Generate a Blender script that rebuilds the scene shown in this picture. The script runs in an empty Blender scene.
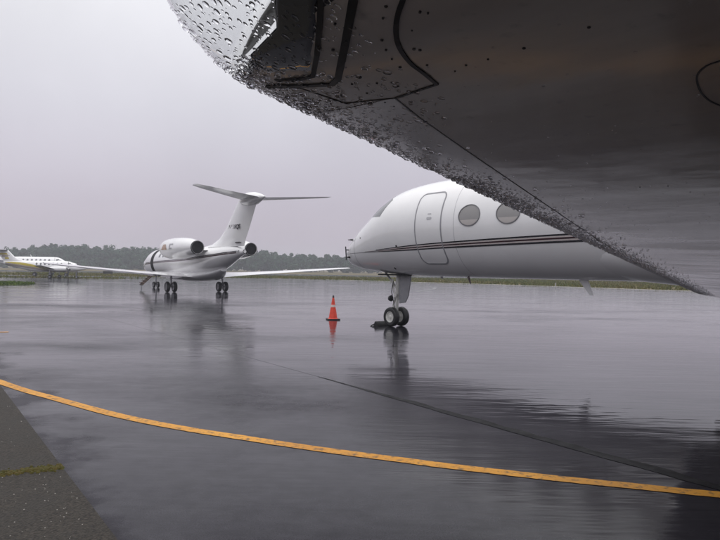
import bpy, bmesh, math, random
import numpy as np
from mathutils import Vector, Matrix
from mathutils.bvhtree import BVHTree
random.seed(7); rng = np.random.default_rng(7)
scene = bpy.context.scene
R = math.radians
# ------------------------------------------------------------------ camera
CAM_H, FPX, ROLL = 1.6, 623.0, 0.0148
cr, sr = math.cos(ROLL), math.sin(ROLL)
CR, CU, CF = Vector((cr, 0, sr)), Vector((-sr, 0, cr)), Vector((0, 1, 0))
CAMP = Vector((0, 0, CAM_H))
cam_d = bpy.data.cameras.new('camera'); cam = bpy.data.objects.new('camera', cam_d)
scene.collection.objects.link(cam); scene.camera = cam
cam_d.sensor_width = 36; cam_d.lens = FPX / 720 * 36; cam_d.clip_start = 0.05; cam_d.clip_end = 6000
cam.matrix_world = Matrix(((CR.x, CU.x, -CF.x, 0), (CR.y, CU.y, -CF.y, 0), (CR.z, CU.z, -CF.z, CAM_H), (0, 0, 0, 1)))
def ray(px, py):
    return (CF + CR * ((px - 360) / FPX) + CU * ((270 - py) / FPX)).normalized()
def on_ground(px, py, z=0.0):
    d = ray(px, py); t = (z - CAM_H) / d.z
    return CAMP + d * t
# ------------------------------------------------------------------ sky, sun, exposure
SUN_EL, SUN_AZ = R(58), R(-35)
world = bpy.data.worlds.new('World'); scene.world = world; world.use_nodes = True
wt = world.node_tree; wn = wt.nodes; wl = wt.links; wn.clear()
wo = wn.new('ShaderNodeOutputWorld'); bg = wn.new('ShaderNodeBackground'); wl.new(bg.outputs[0], wo.inputs[0])
sky = wn.new('ShaderNodeTexSky'); sky.sky_type = 'NISHITA'; sky.sun_disc = False
sky.sun_elevation = SUN_EL; sky.sun_rotation = SUN_AZ; sky.air_density = 1.0; sky.dust_density = 4.0
tc = wn.new('ShaderNodeTexCoord'); sx = wn.new('ShaderNodeSeparateXYZ'); wl.new(tc.outputs['Generated'], sx.inputs[0])
ramp = wn.new('ShaderNodeValToRGB'); wl.new(sx.outputs['Z'], ramp.inputs[0])
el = ramp.color_ramp.elements
el[0].position = 0.0; el[0].color = (0.495, 0.44, 0.525, 1)
el[1].position = 1.0; el[1].color = (1.5, 1.5, 1.52, 1)
for p, c in ((0.10, (0.52, 0.475, 0.555)), (0.24, (0.64, 0.625, 0.68)), (0.40, (0.80, 0.80, 0.83))):
    e = el.new(p); e.color = (*c, 1)
nz = wn.new('ShaderNodeTexNoise'); nz.inputs['Scale'].default_value = 2.2; nz.inputs['Detail'].default_value = 5
wl.new(tc.outputs['Generated'], nz.inputs['Vector'])
mr = wn.new('ShaderNodeMapRange'); mr.inputs['From Min'].default_value = 0.3; mr.inputs['From Max'].default_value = 0.7
mr.inputs['To Min'].default_value = 0.91; mr.inputs['To Max'].default_value = 1.09; wl.new(nz.outputs['Fac'], mr.inputs['Value'])
mul = wn.new('ShaderNodeVectorMath'); mul.operation = 'SCALE'; wl.new(ramp.outputs[0], mul.inputs[0]); wl.new(mr.outputs[0], mul.inputs['Scale'])
sky_s = wn.new('ShaderNodeVectorMath'); sky_s.operation = 'SCALE'; sky_s.inputs['Scale'].default_value = 0.012   # thin share of sky light through the cloud
wl.new(sky.outputs[0], sky_s.inputs[0])
add = wn.new('ShaderNodeVectorMath'); add.operation = 'ADD'; wl.new(mul.outputs[0], add.inputs[0]); wl.new(sky_s.outputs[0], add.inputs[1])
wl.new(add.outputs[0], bg.inputs[0]); bg.inputs[1].default_value = 1.0
sun_d = bpy.data.lights.new('sun', 'SUN'); sun_d.energy = 0.8; sun_d.angle = R(35); sun_d.color = (1, 0.97, 0.94)
sun = bpy.data.objects.new('sun', sun_d); scene.collection.objects.link(sun)
sun.rotation_euler = (R(90) - SUN_EL, 0, math.pi - SUN_AZ + math.pi)
scene.view_settings.view_transform = 'Standard'; scene.view_settings.look = 'None'
scene.view_settings.exposure = 0.0; scene.view_settings.gamma = 1.0
scene.render.engine = 'CYCLES'
scene.cycles.max_bounces = 14; scene.cycles.transmission_bounces = 12; scene.cycles.volume_bounces = 1
# ------------------------------------------------------------------ materials
M = {}
def nodes_of(name):
    m = bpy.data.materials.new(name); m.use_nodes = True
    nt = m.node_tree
    return m, nt, nt.nodes['Principled BSDF']
def N(nt, kind, **kw):
    n = nt.nodes.new(kind)
    for k, v in kw.items():
        if k in n.inputs: n.inputs[k].default_value = v
        else: setattr(n, k, v)
    return n
def noise(nt, scale, detail=4, vec=None, rough=0.55):
    n = N(nt, 'ShaderNodeTexNoise', Scale=scale, Detail=detail, Roughness=rough)
    if vec is not None: nt.links.new(vec, n.inputs['Vector'])
    return n.outputs['Fac']
def remap(nt, val, a, b, c, d):
    n = N(nt, 'ShaderNodeMapRange'); nt.links.new(val, n.inputs['Value'])
    for k, v in zip(('From Min', 'From Max', 'To Min', 'To Max'), (a, b, c, d)): n.inputs[k].default_value = v
    return n.outputs[0]
def mixc(nt, fac, c1, c2):
    n = N(nt, 'ShaderNodeMix'); n.data_type = 'RGBA'
    if hasattr(fac, 'default_value') or hasattr(fac, 'links'): nt.links.new(fac, n.inputs[0])
    else: n.inputs[0].default_value = fac
    for i, c in ((6, c1), (7, c2)):
        if isinstance(c, tuple): n.inputs[i].default_value = (*c, 1)
        else: nt.links.new(c, n.inputs[i])
    return n.outputs[2]
def objvec(nt, scale=(1, 1, 1), rot=(0, 0, 0), world_pos=False):
    if world_pos:
        src = nt.nodes.new('ShaderNodeNewGeometry').outputs['Position']
    else:
        src = nt.nodes.new('ShaderNodeTexCoord').outputs['Object']
    mp = N(nt, 'ShaderNodeMapping'); mp.inputs['Scale'].default_value = scale; mp.inputs['Rotation'].default_value = rot
    nt.links.new(src, mp.inputs['Vector'])
    return mp.outputs[0]
def bump(nt, b, height, strength, dist):
    n = N(nt, 'ShaderNodeBump', Strength=strength, Distance=dist)
    nt.links.new(height, n.inputs['Height']); nt.links.new(n.outputs[0], b.inputs['Normal'])
    return n
def mat(name, col, rough=0.4, metal=0.0, var=0.12, scale=6.0, coat=0.0, bmp=0.0, ior=1.5):
    m, nt, b = nodes_of(name)
    v = objvec(nt); f = noise(nt, scale, 5, v)
    c2 = tuple(max(0, x * (1 - var)) for x in col); c1 = tuple(min(1, x * (1 + var * 0.4)) for x in col)
    nt.links.new(mixc(nt, remap(nt, f, 0.3, 0.7, 0, 1), c1, c2), b.inputs['Base Color'])
    nt.links.new(remap(nt, f, 0.3, 0.7, rough * 0.8, min(1, rough * 1.25)), b.inputs['Roughness'])
    b.inputs['Metallic'].default_value = metal; b.inputs['Coat Weight'].default_value = coat; b.inputs['Coat Roughness'].default_value = 0.05
    b.inputs['IOR'].default_value = ior
    if bmp: bump(nt, b, noise(nt, scale * 8, 3, v), bmp, 0.01)
    M[name] = m
    return m
mat('paint', (0.84, 0.835, 0.84), 0.16, var=0.05, scale=1.2, coat=0.6)
mat('paint_grey', (0.50, 0.50, 0.52), 0.22, var=0.08, scale=1.5, coat=0.4)
mat('seam_grey', (0.30, 0.30, 0.32), 0.5)
mat('sealant', (0.012, 0.012, 0.013), 0.45)
mat('stripe_black', (0.018, 0.017, 0.022), 0.18, coat=0.5)
mat('stripe_red', (0.045, 0.014, 0.018), 0.18, coat=0.5)
mat('stripe_tan', (0.70, 0.62, 0.60), 0.2, coat=0.5)
mat('glass_dark', (0.16, 0.165, 0.175), 0.06, var=0.05, ior=1.6)
mat('window_pane', (0.27, 0.26, 0.255), 0.07, var=0.04, coat=0.6)
mat('window_shade', (0.44, 0.41, 0.39), 0.2, var=0.04, coat=0.6)
mat('rubber', (0.014, 0.014, 0.015), 0.45, bmp=0.3, scale=20)
mat('rim_white', (0.62, 0.61, 0.58), 0.35, var=0.25, scale=14)
mat('steel', (0.34, 0.34, 0.36), 0.3, 0.8, var=0.3, scale=10)
mat('steel_dark', (0.06, 0.06, 0.065), 0.4, 0.6, var=0.3, scale=10)
mat('dark_inside', (0.008, 0.008, 0.009), 0.7)
mat('chrome', (0.62, 0.62, 0.64), 0.18, 1.0, var=0.1)
mat('gear_door', (0.26, 0.26, 0.28), 0.3, var=0.15, coat=0.3)
mat('fastener', (0.035, 0.032, 0.03), 0.5)
mat('cone_orange', (0.78, 0.062, 0.028), 0.42, var=0.2, scale=9)
mat('cone_band', (0.66, 0.55, 0.52), 0.35)
mat('cabin_brown', (0.12, 0.085, 0.065), 0.6)
mat('logo_brown', (0.38, 0.24, 0.15), 0.3, coat=0.3)
mat('logo_grey', (0.36, 0.36, 0.38), 0.3, coat=0.3)
mat('livery_yellow', (0.50, 0.40, 0.05), 0.25, var=0.2, coat=0.3)
mat('livery_tan', (0.36, 0.31, 0.28), 0.25, coat=0.3)
mat('livery_blue', (0.05, 0.055, 0.12), 0.25, coat=0.3)
mat('lamp_glass', (0.05, 0.055, 0.06), 0.03, var=0.03, coat=1.0)
m = mat('tar', (0.008, 0.008, 0.009), 0.5); m.node_tree.nodes['Principled BSDF'].inputs['Specular IOR Level'].default_value = 0.1
mat('stone_chip', (0.34, 0.32, 0.29), 0.5, var=0.4, scale=30)
mat('marker_white', (0.75, 0.75, 0.74), 0.5)
mat('lead', (0.2, 0.2, 0.21), 0.5, 0.5)
# glossy dirty wing underside
m, nt, b = nodes_of('wing_paint'); M['wing_paint'] = m
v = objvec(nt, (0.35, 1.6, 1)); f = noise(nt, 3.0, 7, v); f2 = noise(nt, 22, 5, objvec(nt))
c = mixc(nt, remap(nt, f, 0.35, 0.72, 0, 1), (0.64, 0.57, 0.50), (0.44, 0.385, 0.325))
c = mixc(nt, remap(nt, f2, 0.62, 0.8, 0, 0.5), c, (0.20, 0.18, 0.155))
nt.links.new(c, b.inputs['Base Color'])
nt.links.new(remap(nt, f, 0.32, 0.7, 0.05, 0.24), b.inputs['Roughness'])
b.inputs['Coat Weight'].default_value = 0.25; b.inputs['Coat Roughness'].default_value = 0.1; b.inputs['IOR'].default_value = 1.55
bump(nt, b, noise(nt, 2.2, 3, objvec(nt, (1.0, 1.3, 1)), 0.5), 0.26, 0.018)
# rain water
m, nt, b = nodes_of('rain_water'); M['rain_water'] = m
b.inputs['Base Color'].default_value = (0.98, 0.98, 1, 1); b.inputs['Roughness'].default_value = 0.0
b.inputs['IOR'].default_value = 1.33; b.inputs['Transmission Weight'].default_value = 1.0
# wet asphalt
_a, _b = on_ground(10, 400), on_ground(115, 540); _t = (_b - _a).normalized(); E0 = tuple(_a); EN = (-_t.y, _t.x, 0) if -_t.y > 0 else (_t.y, -_t.x, 0)
_j0, _j1 = on_ground(218, 349), on_ground(620, 460); _u = (_j1 - _j0).normalized(); JP = tuple(_j0); JNN = (-_u.y, _u.x, 0) if _u.x > 0 else (_u.y, -_u.x, 0)
def asphalt(name, col):
    m, nt, b = nodes_of(name); M[name] = m
    p = objvec(nt, world_pos=True)
    fine = noise(nt, 110, 3, p); mid = noise(nt, 6, 6, p, 0.65)
    big = noise(nt, 0.30, 7, objvec(nt, (0.6, 1.25, 1), (0, 0, R(50)), True), 0.6)      # where the water film lies
    c = mixc(nt, remap(nt, fine, 0.3, 0.7, 0, 1), tuple(x * 0.5 for x in col), tuple(x * 1.6 for x in col))
    c = mixc(nt, remap(nt, mid, 0.42, 0.75, 0, 0.6), c, tuple(x * 0.45 for x in col))
    nt.links.new(c, b.inputs['Base Color'])
    a = N(nt, 'ShaderNodeMath', operation='MULTIPLY_ADD'); nt.links.new(mid, a.inputs[0]); a.inputs[1].default_value = 0.10; nt.links.new(big, a.inputs[2])
    sj = N(nt, 'ShaderNodeVectorMath', operation='SUBTRACT'); nt.links.new(p, sj.inputs[0]); sj.inputs[1].default_value = JP
    dj = N(nt, 'ShaderNodeVectorMath', operation='DOT_PRODUCT'); nt.links.new(sj.outputs[0], dj.inputs[0]); dj.inputs[1].default_value = JNN
    ab = N(nt, 'ShaderNodeMath', operation='ADD'); nt.links.new(a.outputs[0], ab.inputs[0]); nt.links.new(remap(nt, dj.outputs['Value'], -1.2, 2.5, 0.03, -0.13), ab.inputs[1])
    wet = remap(nt, ab.outputs[0], 0.36, 0.78, 0, 1)                   # 0 = standing water film, 1 = merely damp
    # the rough margin beside the old pavement drains and stays matt
    geo = nt.nodes.new('ShaderNodeNewGeometry'); sub = N(nt, 'ShaderNodeVectorMath', operation='SUBTRACT'); nt.links.new(geo.outputs['Position'], sub.inputs[0]); sub.inputs[1].default_value = E0
    dot = N(nt, 'ShaderNodeVectorMath', operation='DOT_PRODUCT'); nt.links.new(sub.outputs[0], dot.inputs[0]); dot.inputs[1].default_value = EN
    wob = noise(nt, 1.1, 5, p, 0.6)
    ad = N(nt, 'ShaderNodeMath', operation='MULTIPLY_ADD'); nt.links.new(wob, ad.inputs[0]); ad.inputs[1].default_value = -2.6; nt.links.new(dot.outputs['Value'], ad.inputs[2])
    margin = remap(nt, ad.outputs[0], -1.35, -0.45, 1, 0)
    mx = N(nt, 'ShaderNodeMath', operation='MAXIMUM'); nt.links.new(wet, mx.inputs[0]); nt.links.new(margin, mx.inputs[1]); wet = mx.outputs[0]
    nt.links.new(remap(nt, wet, 0, 1, 0.03, 0.30), b.inputs['Roughness'])
    nt.links.new(remap(nt, wet, 0, 1, 0.42, 0.07), b.inputs['Specular IOR Level'])
    b.inputs['IOR'].default_value = 1.36
    rip = noise(nt, 0.8, 4, objvec(nt, (0.35, 2.0, 1), (0, 0, R(54)), True), 0.6)
    b1 = N(nt, 'ShaderNodeBump', Strength=0.6, Distance=0.02); nt.links.new(rip, b1.inputs['Height'])
    b2 = N(nt, 'ShaderNodeBump', Distance=0.002); nt.links.new(fine, b2.inputs['Height'])
    nt.links.new(remap(nt, wet, 0.2, 1, 0.03, 0.6), b2.inputs['Strength'])
    nt.links.new(b1.outputs[0], b2.inputs['Normal']); nt.links.new(b2.outputs[0], b.inputs['Normal'])
asphalt('wet_apron', (0.026, 0.0245, 0.031))
# rough damp old pavement
m, nt, b = nodes_of('old_asphalt'); M['old_asphalt'] = m
p = objvec(nt, world_pos=True)
vo = N(nt, 'ShaderNodeTexVoronoi', Scale=70.0); nt.links.new(p, vo.inputs['Vector'])
c = mixc(nt, remap(nt, noise(nt, 60, 4, p), 0.35, 0.7, 0, 1), (0.015, 0.013, 0.011), (0.058, 0.050, 0.041))
c = mixc(nt, remap(nt, noise(nt, 2.5, 5, p), 0.4, 0.7, 0, 0.6), c, (0.03, 0.028, 0.025))
nt.links.new(c, b.inputs['Base Color']); b.inputs['Roughness'].default_value = 0.6; b.inputs['Specular IOR Level'].default_value = 0.12
bump(nt, b, vo.outputs['Distance'], 0.7, 0.006)
# yellow road paint, worn
m, nt, b = nodes_of('yellow_paint'); M['yellow_paint'] = m
p = objvec(nt, world_pos=True)
c = mixc(nt, remap(nt, noise(nt, 1.2, 5, p), 0.35, 0.7, 0, 1), (0.62, 0.29, 0.03), (0.46, 0.20, 0.02))
c = mixc(nt, remap(nt, noise(nt, 14, 6, p, 0.7), 0.51, 0.66, 0, 0.95), c, (0.06, 0.05, 0.04))
nt.links.new(c, b.inputs['Base Color']); b.inputs['Roughness'].default_value = 0.45; b.inputs['Specular IOR Level'].default_value = 0.18
bump(nt, b, noise(nt, 120, 2, p), 0.25, 0.003)
# grass ground, grass blades, leaves, moss
def veg(name, c1, c2, c3, s1, s2):
    m, nt, b = nodes_of(name); M[name] = m
    p = objvec(nt, world_pos=True)
    c = mixc(nt, remap(nt, noise(nt, s1, 4, p), 0.35, 0.68, 0, 1), c1, c2)
    c = mixc(nt, remap(nt, noise(nt, s2, 3, p), 0.45, 0.75, 0, 1), c, c3)
    nt.links.new(c, b.inputs['Base Color']); b.inputs['Roughness'].default_value = 0.8
    b.inputs['Specular IOR Level'].default_value = 0.2
veg('field', (0.10, 0.085, 0.04), (0.15, 0.10, 0.045), (0.065, 0.08, 0.03), 0.05, 0.4)
veg('blades', (0.080, 0.105, 0.022), (0.17, 0.125, 0.042), (0.045, 0.085, 0.018), 0.06, 0.9)
veg('green_blades', (0.07, 0.11, 0.02), (0.10, 0.13, 0.03), (0.03, 0.06, 0.015), 0.4, 2.0)
veg('leaves', (0.020, 0.054, 0.030), (0.036, 0.074, 0.038), (0.012, 0.038, 0.026), 0.06, 0.5)
veg('moss', (0.06, 0.052, 0.012), (0.09, 0.066, 0.018), (0.045, 0.055, 0.012), 6, 25)
# ------------------------------------------------------------------ helpers
COL = scene.collection
def link(name, me, material, parent=None, smooth=True, angle=40):
    if material: me.materials.append(M[material])
    if smooth:
        me.polygons.foreach_set('use_smooth', [True] * len(me.polygons))
        me.set_sharp_from_angle(angle=R(angle))
    me.update()
    o = bpy.data.objects.new(name, me); COL.objects.link(o)
    if parent: o.parent = parent
    return o
def mesh(name, verts, faces, material, parent=None, smooth=True, angle=40, fix=True):
    me = bpy.data.meshes.new(name); me.from_pydata([tuple(v) for v in verts], [], faces)
    if fix:
        bm = bmesh.new(); bm.from_mesh(me); bmesh.ops.recalc_face_normals(bm, faces=bm.faces); bm.to_mesh(me); bm.free()
    return link(name, me, material, parent, smooth, angle)
def tag(o, label, cat, group=None):
    o['label'] = label; o['category'] = cat
    if group: o['group'] = group
    return o
def structure(o): o['kind'] = 'structure'; return o
def empty(name, loc, rz=0.0):
    o = bpy.data.objects.new(name, None); COL.objects.link(o)
    o.location = loc; o.rotation_euler = (0, 0, rz); o.empty_display_size = 0.3
    return o
def interp(xs, ys, x):                                     # monotone cubic
    n = len(xs)
    if x <= xs[0]: return ys[0]
    if x >= xs[-1]: return ys[-1]
    d = [(ys[i + 1] - ys[i]) / (xs[i + 1] - xs[i]) for i in range(n - 1)]
    t = [d[0]] + [0 if d[i - 1] * d[i] <= 0 else 2 * d[i - 1] * d[i] / (d[i - 1] + d[i]) for i in range(1, n - 1)] + [d[-1]]
    i = max(k for k in range(n - 1) if xs[k] <= x)
    h = xs[i + 1] - xs[i]; u = (x - xs[i]) / h
    return (ys[i] * (2 * u**3 - 3 * u**2 + 1) + h * t[i] * (u**3 - 2 * u**2 + u) + ys[i + 1] * (-2 * u**3 + 3 * u**2) + h * t[i + 1] * (u**3 - u**2))
class Body:                                                # a fuselage-like loft: x aft, y starboard, z up
    def __init__(s, prof): s.x, s.t, s.b, s.w = [list(c) for c in zip(*prof)]
    def sec(s, x):
        t, b, w = interp(s.x, s.t, x), interp(s.x, s.b, x), interp(s.x, s.w, x)
        return (t + b) / 2, max((t - b) / 2, 1e-3), max(w, 1e-3)
    def build(s, name, material, parent, n=90, ring=48):
        x0, x1 = s.x[0], s.x[-1]; V = []; F = []
        for i in range(n + 1):
            u = i / n; u = 0.5 * u * u + 0.5 * u if u < 0.6 else u * 1.0 - (0.12 if u < 0 else 0) * 0 - (0.6 - (0.5 * .36 + .3)) * (1 - u) / 0.4
            x = x0 + (x1 - x0) * u
            c, h, w = s.sec(x)
            V += [(x, w * math.sin(2 * math.pi * k / ring), c + h * math.cos(2 * math.pi * k / ring)) for k in range(ring)]
        for i in range(n):
            for k in range(ring):
                a, b = i * ring + k, i * ring + (k + 1) % ring
                F.append((a, b, b + ring, a + ring))
        F.append(tuple(range(ring))); F.append(tuple(n * ring + k for k in reversed(range(ring))))
        return mesh(name, V, F, material, parent)
    def pt(s, x, z, side=-1, off=0.0):
        c, h, w = s.sec(x); q = max(-0.9995, min(0.9995, (z - c) / h))
        yy = w * math.sqrt(1 - q * q)
        nn = Vector((0, yy / w**2, (z - c) / h**2)).normalized()
        return Vector((x, side * (yy + nn.y * off), z + nn.z * off))
def patch(name, body, pts, material, parent, side=-1, off=0.003, thick=None, rings=4):
    """closed outline of (x,z) filled by concentric rings lying on the body"""
    cx = sum(p[0] for p in pts) / len(pts); cz = sum(p[1] for p in pts) / len(pts); n = len(pts); V = []; F = []
    for r in range(rings, 0, -1):
        k = r / rings; V += [body.pt(cx + (p[0] - cx) * k, cz + (p[1] - cz) * k, side, off) for p in pts]
    V.append(body.pt(cx, cz, side, off))
    for r in range(rings - 1):
        for i in range(n):
            j = (i + 1) % n; F.append((r * n + i, r * n + j, r * n + n + j, r * n + n + i))
    F += [((rings - 1) * n + i, (rings - 1) * n + (i + 1) % n, rings * n) for i in range(n)]
    base = len(V); V += [body.pt(p[0], p[1], side, -0.01) for p in pts]
    F += [(i, (i + 1) % n, base + (i + 1) % n, base + i) for i in range(n)]
    return mesh(name, V, F, material, parent, angle=30)
def ribbon_on(name, body, pts, width, material, parent, side=-1, off=0.003, closed=True):
    n = len(pts); V = []; F = []
    for i, p in enumerate(pts):
        a = Vector(pts[(i - 1) % n] if closed or i else p); c = Vector(pts[(i + 1) % n] if closed or i < n - 1 else p)
        t = (c - a).normalized(); nn = Vector((-t.y, t.x)) * width / 2
        V += [body.pt(p[0] + nn.x, p[1] + nn.y, side, off), body.pt(p[0] - nn.x, p[1] - nn.y, side, off)]
        V += [body.pt(p[0] + nn.x, p[1] + nn.y, side, -0.01), body.pt(p[0] - nn.x, p[1] - nn.y, side, -0.01)]
    for i in range(n if closed else n - 1):
        j = (i + 1) % n
        F += [(4*i, 4*i+1, 4*j+1, 4*j), (4*i, 4*j, 4*j+2, 4*i+2), (4*i+1, 4*i+3, 4*j+3, 4*j+1)]
    return mesh(name, V, F, material, parent, angle=30)
def rrect(x0, x1, z0, z1, r, n=6, side_n=8):
    out = []
    for cx, cz, a0 in ((x1 - r, z1 - r, 0), (x0 + r, z1 - r, 90), (x0 + r, z0 + r, 180), (x1 - r, z0 + r, 270)):
        for k in range(n + 1):
            a = R(a0 + 90 * k / n); out.append((cx + r * math.cos(a), cz + r * math.sin(a)))
    res = []
    for i, p in enumerate(out):
        q = out[(i + 1) % len(out)]; d = math.dist(p, q); m = max(1, int(d / 0.12))
        res += [(p[0] + (q[0] - p[0]) * k / m, p[1] + (q[1] - p[1]) * k / m) for k in range(m)]
    return res
def oval(cx, cz, rx, rz, n=32): return [(cx + rx * math.cos(2 * math.pi * k / n), cz + rz * math.sin(2 * math.pi * k / n)) for k in range(n)]
FOIL_X = [0, .002, .006, .014, .028, .05, .09, .15, .25, .4, .55, .7, .85, 1.0]
FOIL_U = [0, .009, .016, .024, .033, .042, .052, .060, .066, .066, .056, .039, .019, .001]
FOIL_L = [0, -.006, -.010, -.0145, -.0185, -.022, -.026, -.029, -.031, -.031, -.026, -.017, -.008, -.001]
def foil_wing(name, stations, material, parent, lower=1.0):
    """stations: (le(x,y,z), chord, (ny,nz) direction of 'up' for the section, thickness factor)"""
    ring = [(FOIL_X[i], FOIL_U[i]) for i in range(len(FOIL_X) - 1, 0, -1)] + [(FOIL_X[i], FOIL_L[i] * lower) for i in range(len(FOIL_X))]
    n = len(ring); V = []; F = []
    for le, c, (ny, nz_), tk in stations:
        V += [(le[0] + c * x, le[1] + ny * z * c * tk, le[2] + nz_ * z * c * tk) for x, z in ring]
    for i in range(len(stations) - 1):
        for k in range(n):
            a, b_ = i * n + k, i * n + (k + 1) % n; F.append((a, b_, b_ + n, a + n))
    F.append(tuple(range(n))); F.append(tuple((len(stations) - 1) * n + k for k in reversed(range(n))))
    return mesh(name, V, F, material, parent, angle=50)
def lathe(name, prof, origin, axis, material, parent, n=28, angle=40):
    """prof (distance along axis, radius); axis 'x','y','z'"""
    V = []; F = []
    for d, r in prof:
        for k in range(n):
            a = 2 * math.pi * k / n; c, s_ = r * math.cos(a), r * math.sin(a)
            V.append({'x': (origin[0] + d, origin[1] + c, origin[2] + s_), 'y': (origin[0] + c, origin[1] + d, origin[2] + s_), 'z': (origin[0] + c, origin[1] + s_, origin[2] + d)}[axis])
    for i in range(len(prof) - 1):
        for k in range(n):
            a, b_ = i * n + k, i * n + (k + 1) % n; F.append((a, b_, b_ + n, a + n))
    if prof[0][1] > 1e-4: F.append(tuple(range(n)))
    if prof[-1][1] > 1e-4: F.append(tuple((len(prof) - 1) * n + k for k in reversed(range(n))))
    return mesh(name, V, F, material, parent, angle=angle)
def tubes(name, segs, material, parent=None, n=10):
    """segs: list of (p, q, r0, r1) joined into one mesh"""
    V = []; F = []
    for p, q, r0, r1 in segs:
        p, q = Vector(p), Vector(q); d = (q - p).normalized(); u = d.orthogonal().normalized(); w = d.cross(u); b0 = len(V)
        for c, r in ((p, r0), (q, r1)):
            V += [c + (u * math.cos(2 * math.pi * k / n) + w * math.sin(2 * math.pi * k / n)) * r for k in range(n)]
        F += [(b0 + k, b0 + (k + 1) % n, b0 + n + (k + 1) % n, b0 + n + k) for k in range(n)]
        F += [tuple(b0 + k for k in reversed(range(n))), tuple(b0 + n + k for k in range(n))]
    return mesh(name, V, F, material, parent, angle=45)
def prism(name, poly, axis, d0, d1, material, parent=None, bevel=0.0, smooth=True):
    """extrude a polygon along an axis; poly is in the two other axes in xyz order"""
    def put(p, d): return {'x': (d, p[0], p[1]), 'y': (p[0], d, p[1]), 'z': (p[0], p[1], d)}[axis]
    n = len(poly); V = [put(p, d0) for p in poly] + [put(p, d1) for p in poly]
    F = [(k, (k + 1) % n, n + (k + 1) % n, n + k) for k in range(n)] + [tuple(range(n))[::-1], tuple(n + k for k in range(n))]
    me = bpy.data.meshes.new(name); me.from_pydata(V, [], F)
    bm = bmesh.new(); bm.from_mesh(me); bmesh.ops.recalc_face_normals(bm, faces=bm.faces)
    if bevel: bmesh.ops.bevel(bm, geom=bm.edges[:], offset=bevel, segments=2, affect='EDGES', clamp_overlap=True)
    bm.to_mesh(me); bm.free()
    return link(name, me, material, parent, smooth, 35)
def wheel(parent, c, r, w, side=-1, rimmat='rim_white'):
    x, y, z = c; h = w / 2
    t = lathe('wheel', [(-h * .55, r * .52), (-h * .9, r * .60), (-h, r * .74), (-h * .92, r * .88), (-h * .66, r * .97), (-h * .22, r), (-h * .2, r * .985), (-h * .1, r * .985), (-h * .08, r), (h * .08, r), (h * .1, r * .985), (h * .2, r * .985), (h * .22, r), (h * .66, r * .97), (h * .92, r * .88), (h, r * .74), (h * .9, r * .60), (h * .55, r * .52)], c, 'y', 'rubber', parent, 32, 30)
    for s in (-1, 1):
        prof = [(s * h * .50, 0.0), (s * h * .72, r * .10), (s * h * .70, r * .17), (s * h * .52, r * .20), (s * h * .50, r * .42), (s * h * .80, r * .50), (s * h * .84, r * .56), (s * h * .6, r * .59)]
        lathe('rim', prof, c, 'y', rimmat, t, 24, 25)
    return t
def text_mesh(name, s, size, material, parent, mat4, extr=0.002):
    cu = bpy.data.curves.new(name, 'FONT'); cu.body = s; cu.size = size; cu.extrude = extr; cu.align_x = 'CENTER'; cu.align_y = 'CENTER'; cu.resolution_u = 3
    cu.offset = 0.0; cu.shear = 0.15; cu.space_character = 1.12
    o = bpy.data.objects.new(name + '_curve', cu); COL.objects.link(o)
    me = bpy.data.meshes.new_from_object(o.evaluated_get(bpy.context.evaluated_depsgraph_get()))
    bpy.data.objects.remove(o); bpy.data.curves.remove(cu)
    me.transform(mat4); me.name = name
    return link(name, me, material, parent, smooth=False)
# ------------------------------------------------------------------ ground and pavements
def sheet(name, pts, z, material, thick=0.0):
    V = [(p[0], p[1], z) for p in pts]
    n = len(V); F = [tuple(range(n))]
    if thick:
        V += [(p[0], p[1], z - thick) for p in pts]; F += [(i, (i + 1) % n, n + (i + 1) % n, n + i) for i in range(n)]
    return mesh(name, V, F, material, smooth=False)
structure(sheet('ground', [(-2500, -900), (2500, -900), (2500, 3500), (-2500, 3500)], -0.06, 'field'))
J0, J1 = on_ground(218, 349), on_ground(620, 460)
jd = (J1 - J0).normalized(); jn = Vector((-jd.y, jd.x, 0))       # jn points to the far side
if jn.y < 0: jn = -jn
def jp(t, o=0.0): p = J0 + jd * t + jn * o; return (p.x, p.y)
def jhit_x(x, o=0.0): return jp(((x - J0.x) - jn.x * o) / jd.x, o)
far_edge = [(-220, 79), (-70, 79), (-34, 79), (-31.7, 81), (-28.9, 90), (-24, 104), (-14, 105), (-5.8, 99), (18.5, 76.7), (32, 61), (88, 8), (170, -70)]
jl, jr = jhit_x(-42, 0.005), jhit_x(40, 0.005)
far = [e for e in far_edge if (Vector((e[0], e[1], 0)) - J0).dot(jn) > 0.5]
apron = structure(sheet('apron', [jl] + [(-42.1, 79)] + [e for e in far if e[0] > -42] + [(72, 23), jr], 0.0, 'wet_apron', 0.08))
jl2, jr2 = jhit_x(-42, -0.005), jhit_x(40, -0.005)
near_apron = structure(sheet('taxi_lane', [jl2, jr2, (60, -70), (-70, -70), (-70, 79), (-42.1, 79)], 0.0, 'wet_apron', 0.08))
a, b_ = jhit_x(-42, -0.005), jhit_x(40, -0.005)
structure(sheet('pavement_joint', [jhit_x(-41.9, 0.004), jhit_x(39.9, 0.004), jhit_x(39.9, -0.004), jhit_x(-41.9, -0.004)], -0.006, 'sealant'))
jpts = [Vector((*jhit_x(x), 0)) for x in np.linspace(-0.6, 14, 120)]
def ragged(name, pts, z, material):
    V = []; F = []
    for i, p in enumerate(pts):
        u = min(1, i / 14); w = 0.012 + .085 * u
        V += [p + jn * w * random.uniform(.35, 1.0) + Vector((0, 0, z)), p - jn * w * random.uniform(.6, .8) + Vector((0, 0, z))]
        if i: F.append((2 * i - 2, 2 * i - 1, 2 * i + 1, 2 * i))
    return mesh(name, V, F, material, smooth=False)
structure(ragged('crack_sealant', jpts, 0.003, 'tar'))
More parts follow.
